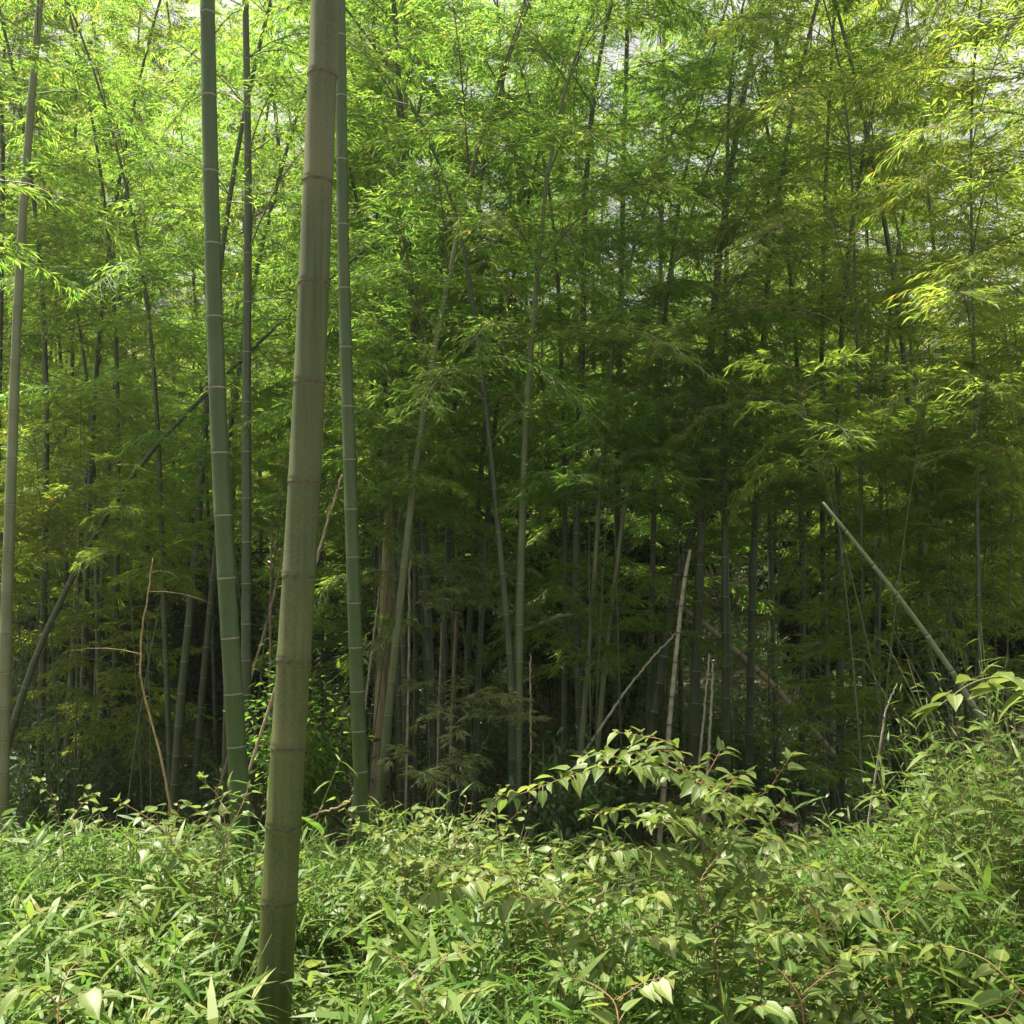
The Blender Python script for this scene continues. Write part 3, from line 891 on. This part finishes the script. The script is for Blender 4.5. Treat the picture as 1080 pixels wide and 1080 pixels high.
# longer sprigs with bigger pale leaves
x, y = scatter(900, 1.7, 4.2)
hh = uheight(x, y) * rng.uniform(0.85, 1.3, len(x))
px_ = 540 + F * x / y
keep = ~((np.abs(px_ - 288) < 85) & (y < 3.0)) & (rng.random(len(x)) < np.where(px_ > 400, 1, 0.45)) & (hh < 1.6 - 0.15 * y)
x, y, hh = x[keep], y[keep], hh[keep]
g = ground_z(x, y); a = rng.uniform(0, 6.28, len(x)); ln = rng.uniform(.1, .35, len(x))
b = np.stack([x, y, g - 0.02], 1); m_ = np.stack([x + .3 * ln * np.cos(a), y + .3 * ln * np.sin(a), g + hh * .75], 1)
t_ = np.stack([x + ln * np.cos(a), y + ln * np.sin(a), g + hh], 1)
sticks(mb, b, m_, 0.0028, 2); sticks(mb, m_, t_, 0.002, 2)
per = 9
s_ = np.linspace(0.05, 1.0, per)[None, :, None] + rng.normal(0, .03, (len(x), per, 1))
Q = (m_[:, None] + (t_ - m_)[:, None] * s_)
ax_ = norm(t_ - m_)[:, None]; sd_ = norm(np.cross(ax_, np.array([0, 0, 1.]))) * np.where(np.arange(per) % 2, 1., -1.)[None, :, None]
D = (sd_ + ax_ * rng.uniform(.2, .8, Q.shape[:2] + (1,)) + rng.normal(0, .25, Q.shape) - np.array([0, 0, .12])).reshape(-1, 3)
Q = Q.reshape(-1, 3) + norm(D) * 0.012; k = len(Q)
l = np.repeat(rng.uniform(.035, .068, len(x)), per) * rng.uniform(.6, 1.15, k)
leaves(mb, Q, D, np.array([0, 0, 1.]) + rng.normal(0, .3, (k, 3)), l, l * rng.uniform(.5, .66, k), 'broad', 0, rng.uniform(.1, .4, k), 0.28)
tag(mb.build('herb_cover', [M['broad'], M['stem'], M['red']]), 'small broad-leaved weeds mixed into the foreground grass', 'weeds', None, 'stuff')

mb = MB()
x, y = scatter(10500, 9.5, 34, 0.6, 1)
blades(mb, x, y, rng.uniform(0.3, 1.5, len(x)) * (0.5 + 0.5 * np.sin(x * 1.1) * np.sin(y * .9)) + 0.2, 13, 0.16, up0=0.2, wr=0.2)
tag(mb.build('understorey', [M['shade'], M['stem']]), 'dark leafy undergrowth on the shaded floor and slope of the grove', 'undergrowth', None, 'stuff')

# clumps of tall blades that stand out
def clump(label, px, py, Y, rad, n, ll=0.095, per=11, group='tall blade clumps in the undergrowth'):
    top = at(px, py, Y)
    g = float(ground_z(top[0], Y))
    base = (float(top[0]), Y, g - 0.02)
    root = tag(empty('dwarf_bamboo', base), label, 'dwarf bamboo', group)
    mb = MB()
    X = top[0] + rng.normal(0, rad * 0.6, n); Yv = Y + rng.normal(0, rad * 0.5, n)
    H = (top[2] - g) * rng.uniform(0.6, 1.0, n)
    far = (np.abs(540 + F * X / Yv - 288) > 95) | (Yv > 3.05)      # leave the nearest culm clear
    X, Yv, H = X[far], Yv[far], H[far]
    blades(mb, X, Yv, np.maximum(H, 0.1), per, ll)
    mb.build('foliage', [M['blade'], M['stem']], root, base)


clump('tall dwarf bamboo clump topping the mound at the right edge', 1045, 780, 3.6, 0.30, 130)
clump('dwarf bamboo clump on the left flank of the right mound', 950, 840, 3.5, 0.25, 80)
clump('dwarf bamboo clump low at the right photo edge', 1060, 920, 2.7, 0.22, 90)
clump('dwarf bamboo clump at the left photo edge', 20, 870, 3.5, 0.28, 110)
clump('dwarf bamboo clump with bright tips right of the leftmost clump', 95, 890, 3.6, 0.26, 100)
clump('small dwarf bamboo sprig left of the thick olive culm', 262, 800, 3.4, 0.09, 22)
clump('dwarf bamboo clump right behind the thick olive culm', 350, 890, 3.7, 0.22, 70)
clump('dwarf bamboo tuft below the tall red-stemmed shrub', 700, 900, 2.7, 0.2, 70)
clump('dwarf bamboo tuft in the shaded dip left of the right mound', 860, 900, 4.0, 0.28, 70)
for k, (lab, px, py, Y) in enumerate((('fine long-bladed grass tuft left of centre under the leafy vine', 170, 930, 2.9),
        ('fine long-bladed grass tuft at left below the edge clump', 40, 940, 2.9),
        ('fine long-bladed grass tuft low between left tufts and olive culm', 150, 1000, 2.4),
        ('fine long-bladed grass tuft right of the olive culm', 440, 950, 2.8),
        ('fine long-bladed grass tuft under the right mound', 980, 890, 3.0))):
    clump(lab, px, py, Y, 0.25, 80, 0.12, 10)
clump('dwarf bamboo tuft low in the middle foreground', 530, 990, 2.35, 0.2, 60, 0.10)
clump('dwarf bamboo tuft at the bottom left corner', 60, 1010, 2.5, 0.22, 80, 0.10)
clump('dwarf bamboo tuft at bottom beside the thick olive culm', 392, 1010, 2.4, 0.18, 60, 0.10)


def broad_shrub(label, stems, leaf=0.085, gap=0.022, name='red_stemmed_shrub', group='red-stemmed plants in the undergrowth', stem_mat='red', wr=0.62, r0=0.0027, base_px=None):
    """stems: lists of (px, py, Y); the first begins at the ground"""
    leaf = leaf if name == 'sapling' else leaf * 0.9
    first = [at(*q) for q in stems[0]]
    g = float(ground_z(first[0][0], first[0][1]))
    base = (float(first[0][0]), float(first[0][1]), g - 0.02)
    root = tag(empty(name, base), label, 'shrub', group)
    ms, ml = MB(), MB()
    for i, st in enumerate(stems):
        P = np.array([at(*q) for q in st])
        if i == 0 and P[0, 2] > g:
            P = np.vstack([[P[0, 0] + .03, P[0, 1] + 0.05, g - 0.02], P])
        t = np.linspace(0, 1, len(P)); tt = np.linspace(0, 1, 28)
        Q = np.stack([np.interp(tt, t, P[:, k]) for k in range(3)], 1)
        for _ in range(4):
            Q[1:-1] = (Q[:-2] + 2 * Q[1:-1] + Q[2:]) / 4
        tube(ms, Q, (r0 if i == 0 else r0 * .7) * (1 - 0.65 * tt), 6, 0, True)
        seg = np.linalg.norm(np.diff(Q, axis=0), axis=1); Ls = np.concatenate([[0], np.cumsum(seg)])
        start = 0.12 * Ls[-1] if i == 0 else 0.06
        pos = np.arange(start, Ls[-1], gap)
        n = len(pos)
        if n < 1:
            continue
        B = np.stack([np.interp(pos, Ls, Q[:, k]) for k in range(3)], 1)
        tg = norm(np.stack([np.interp(pos, Ls, np.gradient(Q[:, k])) for k in range(3)], 1))
        side = norm(np.cross(tg, [0, 0, 1.0]) + 1e-4)
        for sgn0 in (1, -1):
            sg = np.where(np.arange(n) % 2 == 0, 1, -1)[:, None] * sgn0
            keep = rng.random(n) < (1.0 if sgn0 == 1 else 0.55)
            D = side * sg + tg * rng.uniform(0.1, 0.7, (n, 1)) + rng.normal(0, 0.25, (n, 3)) + np.array([0, 0, -0.12])
            D = norm(D)
            pet = B + D * 0.022 + np.array([0, 0, 0.006])
            sticks(ms, B[keep], pet[keep], 0.0013)
            l = leaf * rng.uniform(0.55, 1.15, n) * (1 - 0.35 * (pos / Ls[-1]) ** 4)
            leaves(ml, pet[keep], (D + np.array([0, 0, -0.15]))[keep], (np.array([0, 0, 1.]) + rng.normal(0, .3, (n, 3)))[keep], l[keep], (l * wr)[keep], 'broad', 0,
                   rng.uniform(0.1, 0.4, keep.sum()), 0.3)
        # tip tuft
        e = Q[-1]; d = norm(Q[-1] - Q[-3])
        D = d + rng.normal(0, 0.5, (3, 3)); l = leaf * rng.uniform(.4, .7, 3)
        leaves(ml, np.repeat(e[None], 3, 0), D, np.array([0, 0, 1.]) + rng.normal(0, .2, (3, 3)), l, l * wr, 'broad', 0, 0.2, 0.3)
    ms.build('stem', [M[stem_mat]], root, base)
    ml.build('foliage', [M['broad']], root, base)
    return root


broad_shrub('tall red-stemmed shrub arching left over the middle foreground', [
    [(752, 960, 2.9), (742, 900, 2.9), (728, 830, 2.88), (716, 790, 2.85), (680, 792, 2.75), (640, 800, 2.7)],
    [(728, 830, 2.88), (700, 815, 2.8), (655, 806, 2.72), (600, 818, 2.66), (555, 836, 2.62), (520, 845, 2.6)],
    [(735, 860, 2.88), (690, 850, 2.75), (640, 856, 2.66), (620, 860, 2.62)],
    [(722, 800, 2.86), (700, 780, 2.9), (670, 775, 2.95), (650, 772, 2.98)],
    [(730, 840, 2.88), (750, 810, 2.95), (760, 790, 3.0)],
    [(742, 900, 2.9), (780, 850, 2.95), (810, 835, 3.0), (832, 800, 3.05)],
    [(745, 920, 2.9), (790, 890, 2.85), (815, 865, 2.85)],
    [(720, 815, 2.88), (745, 830, 2.7), (770, 842, 2.6)],
    [(745, 930, 2.9), (700, 900, 2.7), (655, 895, 2.6), (615, 905, 2.55)],
    [(745, 925, 2.9), (770, 890, 2.7), (800, 880, 2.6), (830, 890, 2.55)],
    [(740, 890, 2.9), (715, 865, 2.65), (690, 868, 2.55)],
    [(735, 860, 2.88), (765, 850, 2.7), (800, 850, 2.65)],
    [(748, 950, 2.88), (800, 920, 2.7), (850, 915, 2.6), (880, 925, 2.55)],
    [(725, 820, 2.88), (690, 800, 3.0), (650, 790, 3.05), (615, 800, 3.1)],
    [(735, 870, 2.88), (775, 820, 3.05), (790, 815, 3.1)]], 0.07)
broad_shrub('pale leafy shrub spreading just behind the tall red-stemmed one', [
    [(800, 1000, 3.2), (790, 920, 3.25), (770, 860, 3.3), (750, 830, 3.3), (720, 810, 3.3)],
    [(780, 890, 3.27), (740, 870, 3.2), (700, 860, 3.15), (660, 870, 3.1)],
    [(790, 920, 3.25), (830, 890, 3.2), (860, 890, 3.2)],
    [(775, 875, 3.28), (800, 850, 3.4), (825, 850, 3.45)],
    [(788, 910, 3.25), (745, 905, 3.1), (705, 900, 3.05)]], 0.066)
broad_shrub('yellowish red-stemmed shrub low right of the bunched pale one', [
    [(880, 1040, 2.45), (870, 980, 2.5), (845, 945, 2.55), (815, 930, 2.55)],
    [(870, 980, 2.5), (900, 955, 2.5), (925, 955, 2.5)],
    [(872, 990, 2.5), (830, 985, 2.4), (800, 985, 2.38)],
    [(876, 1010, 2.48), (910, 1000, 2.4), (940, 1005, 2.35)]], 0.062)
broad_shrub('low red-stemmed sprig with drooping leaves left of centre', [
    [(590, 1000, 2.7), (560, 950, 2.75), (520, 930, 2.78), (470, 912, 2.8), (432, 908, 2.82)],
    [(560, 950, 2.75), (540, 925, 2.8), (500, 915, 2.9)],
    [(520, 930, 2.78), (480, 935, 2.7), (450, 945, 2.65)]], 0.075)
broad_shrub('yellow-green red-stemmed sprig right of the low drooping one', [
    [(640, 1020, 2.5), (620, 970, 2.55), (590, 950, 2.6), (545, 945, 2.62), (520, 955, 2.6)],
    [(620, 970, 2.55), (640, 935, 2.6), (610, 920, 2.7), (585, 930, 2.7)]], 0.08)
broad_shrub('red-stemmed shrub with bunched pale leaves below the tall one', [
    [(760, 1040, 2.5), (750, 980, 2.55), (735, 930, 2.6), (760, 900, 2.65)],
    [(750, 980, 2.55), (790, 950, 2.6), (830, 945, 2.6), (860, 935, 2.65)],
    [(745, 950, 2.58), (700, 940, 2.55), (670, 950, 2.5)],
    [(750, 990, 2.55), (700, 990, 2.45), (660, 985, 2.4)]], 0.075)
broad_shrub('red-stemmed sprig with level leaves in the right foreground', [
    [(960, 1030, 2.6), (940, 970, 2.7), (910, 935, 2.8), (880, 915, 2.9)],
    [(940, 970, 2.7), (970, 945, 2.75), (985, 935, 2.8)],
    [(930, 955, 2.72), (890, 960, 2.65), (850, 950, 2.6)]], 0.075)
broad_shrub('large-leaved orange-stemmed sprig in the bottom right corner', [
    [(1110, 1070, 2.0), (1075, 1045, 2.05), (1040, 1010, 2.1), (1000, 998, 2.15), (985, 1000, 2.2)],
    [(1075, 1045, 2.05), (1060, 1070, 1.95), (1030, 1075, 1.9)]], 0.085, 0.06)
broad_shrub('red-stemmed weed with large leaves at the bottom left', [
    [(60, 1110, 2.1), (62, 1050, 2.15), (75, 1020, 2.2), (90, 1010, 2.25)],
    [(62, 1060, 2.15), (90, 1045, 2.15), (110, 1050, 2.15)],
    [(62, 1060, 2.15), (40, 1040, 2.15), (20, 1045, 2.15)]], 0.08)
broad_shrub('leafy vine sprig arching up behind the left undergrowth', [
    [(215, 990, 3.3), (205, 930, 3.4), (180, 880, 3.45), (145, 855, 3.5), (125, 845, 3.5)],
    [(205, 930, 3.4), (225, 890, 3.45), (235, 860, 3.5)],
    [(190, 900, 3.42), (165, 900, 3.35), (140, 890, 3.3)]], 0.09, 0.07)
broad_shrub('twiggy yellow-green sprig between the olive and fresh green culms', [
    [(225, 930, 3.2), (240, 880, 3.25), (232, 840, 3.3), (212, 822, 3.3)],
    [(240, 880, 3.25), (255, 850, 3.3), (262, 830, 3.35)],
    [(238, 870, 3.25), (215, 860, 3.2), (200, 850, 3.2)]], 0.06, 0.04)
broad_shrub('thin leafy shoot standing before the feet of the curving bamboo', [
    [(430, 960, 3.6), (425, 900, 3.65), (412, 870, 3.65), (395, 850, 3.65)],
    [(425, 900, 3.65), (445, 870, 3.7), (455, 855, 3.7)],
    [(422, 890, 3.65), (400, 880, 3.6), (380, 872, 3.6)]], 0.07)
broad_shrub('leafy shoot at the left edge rising above the blade clumps', [
    [(70, 960, 3.6), (66, 880, 3.65), (55, 840, 3.65), (40, 825, 3.65)],
    [(66, 880, 3.65), (85, 850, 3.7), (98, 838, 3.7)]], 0.06)
broad_shrub('weed with bunched leaves low between the middle tufts', [
    [(450, 1090, 2.2), (445, 1040, 2.25), (420, 1010, 2.3), (395, 1000, 2.3)],
    [(445, 1040, 2.25), (470, 1010, 2.3), (500, 1000, 2.3)],
    [(445, 1050, 2.25), (480, 1050, 2.2), (510, 1045, 2.15)]], 0.07)
broad_shrub('weed with pale leaves at bottom right of centre', [
    [(850, 1100, 2.2), (845, 1050, 2.25), (820, 1020, 2.3), (795, 1010, 2.3)],
    [(845, 1050, 2.25), (880, 1020, 2.3), (905, 1010, 2.3)],
    [(845, 1060, 2.2), (815, 1065, 2.15), (790, 1060, 2.1)]], 0.07)
broad_shrub('weed with pale leaves at the bottom right of the low tuft', [
    [(655, 1100, 2.1), (650, 1055, 2.15), (620, 1035, 2.2), (590, 1030, 2.2)],
    [(650, 1055, 2.15), (680, 1035, 2.2), (705, 1030, 2.2)]], 0.07)
broad_shrub('big-leaved pale sapling branch reaching in from the right edge', [
    [(1180, 1000, 3.1), (1150, 800, 3.1), (1110, 725, 3.1), (1060, 712, 3.05), (1025, 718, 3.0), (990, 745, 2.98)],
    [(1110, 725, 3.1), (1080, 735, 3.1), (1050, 725, 3.1)]], 0.15, 0.085, 'sapling', None, 'stem', 0.7, 0.006)
broad_shrub('leafy weed on top of the right mound behind the tall clump', [
    [(1000, 900, 3.2), (1010, 850, 3.2), (1030, 815, 3.2), (1050, 810, 3.2)],
    [(1010, 850, 3.2), (985, 830, 3.2), (960, 822, 3.2)]], 0.07)

# ------------------------------------------------------------------ ground, litter, far hillside
u = np.linspace(-1, 1, 181)
gx = np.sign(u) * (np.abs(u) * 20 + np.abs(u) ** 6 * 1600)
v = np.linspace(-0.35, 1, 240)
gy = np.sign(v) * (np.abs(v) * 70 + np.abs(v) ** 8 * 2000) * 1.0
GX, GY = np.meshgrid(gx, gy)
GZ = ground_z(GX, GY) + 0.02 * np.sin(GX * 9) * np.sin(GY * 8)
idx = np.arange(GX.size).reshape(GX.shape)
q = np.stack([idx[:-1, :-1], idx[:-1, 1:], idx[1:, 1:], idx[1:, :-1]], -1).reshape(-1, 4)
mb = MB(); mb.add(np.stack([GX, GY, GZ], -1), [q], 0, True)
M['soil'] = plain_mat('forest_soil', (0.025, 0.02, 0.012), (0.075, 0.058, 0.034), 9, 0.95)
tag(mb.build('ground', [M['soil']]), 'forest floor rising into a hillside', 'ground', None, 'structure')

mb = MB()
x, y = scatter(14000, 3.5, 20, 0.6, 1)
n = len(x)
az = rng.uniform(0, 6.28, n)
leaves(mb, np.stack([x, y, ground_z(x, y) + rng.uniform(0.025, 0.05, n)], 1), np.stack([np.cos(az), np.sin(az), rng.normal(0.05, .2, n)], 1),
       np.array([0, 0, 1.]) + rng.normal(0, .25, (n, 3)), rng.uniform(.07, .16, n), rng.uniform(.012, .03, n), 'diamond', 0, 0.1)
tag(mb.build('leaf_litter', [M['dry']]), 'dry brown bamboo leaves strewn over the shaded forest floor', 'leaf litter', None, 'stuff')

mb = MB()
for k in range(230):
    y = rng.uniform(23, 62); x = rng.uniform(-0.6 * y - 4, 0.6 * y + 4)
    g = float(ground_z(x, y)); hgt = rng.uniform(2.5, 6.0); rad = rng.uniform(1.3, 2.6)
    tube(mb, np.array([[x, y, g - .1], [x + .1, y, g + hgt * .5], [x, y, g + hgt * .9]]), [0.10, .08, .03], 5, 1, True)
    nc = 26
    cc = norm(rng.normal(size=(nc, 3))) * rng.uniform(.4, 1, (nc, 1)) * np.array([rad, rad, hgt * .5]) + np.array([x, y, g + hgt * .58])
    per = 62
    Q = (cc[:, None] + rng.normal(0, 0.38, (nc, per, 3)) * np.array([1, 1, .6])).reshape(-1, 3)
    n = len(Q)
    l = rng.uniform(.16, .34, n)
    leaves(mb, Q, rng.normal(0, 1, (n, 3)) * np.array([1, 1, .5]), np.array([0, 0, 1.]) + rng.normal(0, .5, (n, 3)), l, l * .36, 'diamond', 0, .15, .3)
tag(mb.build('hillside_woodland', [M['far'], M['bark']]), 'sunlit green woodland covering the hillside behind the grove', 'woodland', None, 'stuff')
print('grove leaves', n_leaf)

# haze volume, added to imitate a milky lens veil
hm, hnt, hout = new_mat('haze')
pv = hnt.nodes.new('ShaderNodeVolumePrincipled'); pv.inputs['Density'].default_value = 0.0009; pv.inputs['Color'].default_value = (0.95, 0.97, 0.92, 1); pv.inputs['Anisotropy'].default_value = 0.4
hnt.links.new(pv.outputs[0], hout.inputs['Volume'])
mb = MB()
c = np.array([[x, y, z] for z in (-8, 40) for y in (-800, 2300) for x in (-1800, 1800)], float)
mb.add(c, [np.array([[0, 2, 3, 1], [4, 5, 7, 6], [0, 1, 5, 4], [2, 6, 7, 3], [0, 4, 6, 2], [1, 3, 7, 5]])])
tag(mb.build('haze', [hm]), 'thin haze volume added to imitate lens veil over the grove', 'haze', None, 'stuff')
# ------------------------------------------------------------------ light
AZ, EL = -60.0, 65.0                       # sun high, behind the grove and to the left
sd = Vector((math.sin(R(AZ)) * math.cos(R(EL)), math.cos(R(AZ)) * math.cos(R(EL)), math.sin(R(EL))))
sun = bpy.data.lights.new('sun', 'SUN')
sun.energy = 5.0; sun.angle = R(0.5); sun.color = (1.0, 0.93, 0.76)
so = bpy.data.objects.new('sun', sun); COL.objects.link(so)
so.rotation_euler = sd.to_track_quat('Z', 'Y').to_euler()
w = bpy.data.worlds.new('World'); S.world = w; w.use_nodes = True
nt = w.node_tree
sky = nt.nodes.new('ShaderNodeTexSky'); sky.sky_type = 'NISHITA'; sky.sun_disc = False
sky.sun_elevation = R(EL); sky.sun_rotation = R(AZ); sky.dust_density = 6.0; sky.air_density = 0.7; sky.ozone_density = 0.4
bg = nt.nodes['Background']; bg.inputs[1].default_value = 0.06
tc = nt.nodes.new('ShaderNodeTexCoord')
cn = nt.nodes.new('ShaderNodeTexNoise'); cn.inputs['Scale'].default_value = 2.2; cn.inputs['Detail'].default_value = 6
nt.links.new(tc.outputs['Generated'], cn.inputs['Vector'])
cf = ramp(nt, cn.outputs[0], [(0.36, (0.25, 0.25, 0.25)), (0.58, (0.95, 0.95, 0.95))])
cm = nt.nodes.new('ShaderNodeMix'); cm.data_type = 'RGBA'
nt.links.new(cf, cm.inputs[0]); nt.links.new(sky.outputs[0], cm.inputs[6]); cm.inputs[7].default_value = (5.6, 5.5, 5.3, 1)
nt.links.new(cm.outputs[2], bg.inputs[0])

S.view_settings.view_transform = 'Standard'
S.view_settings.look = 'None'
S.view_settings.exposure = 1.62
S.view_settings.gamma = 1.0
S.render.engine = 'CYCLES'
cy = S.cycles
cy.max_bounces = 6; cy.diffuse_bounces = 3; cy.glossy_bounces = 2; cy.transmission_bounces = 5; cy.transparent_max_bounces = 4
cy.sample_clamp_indirect = 6
cy.use_denoising = True
S.render.use_persistent_data = False
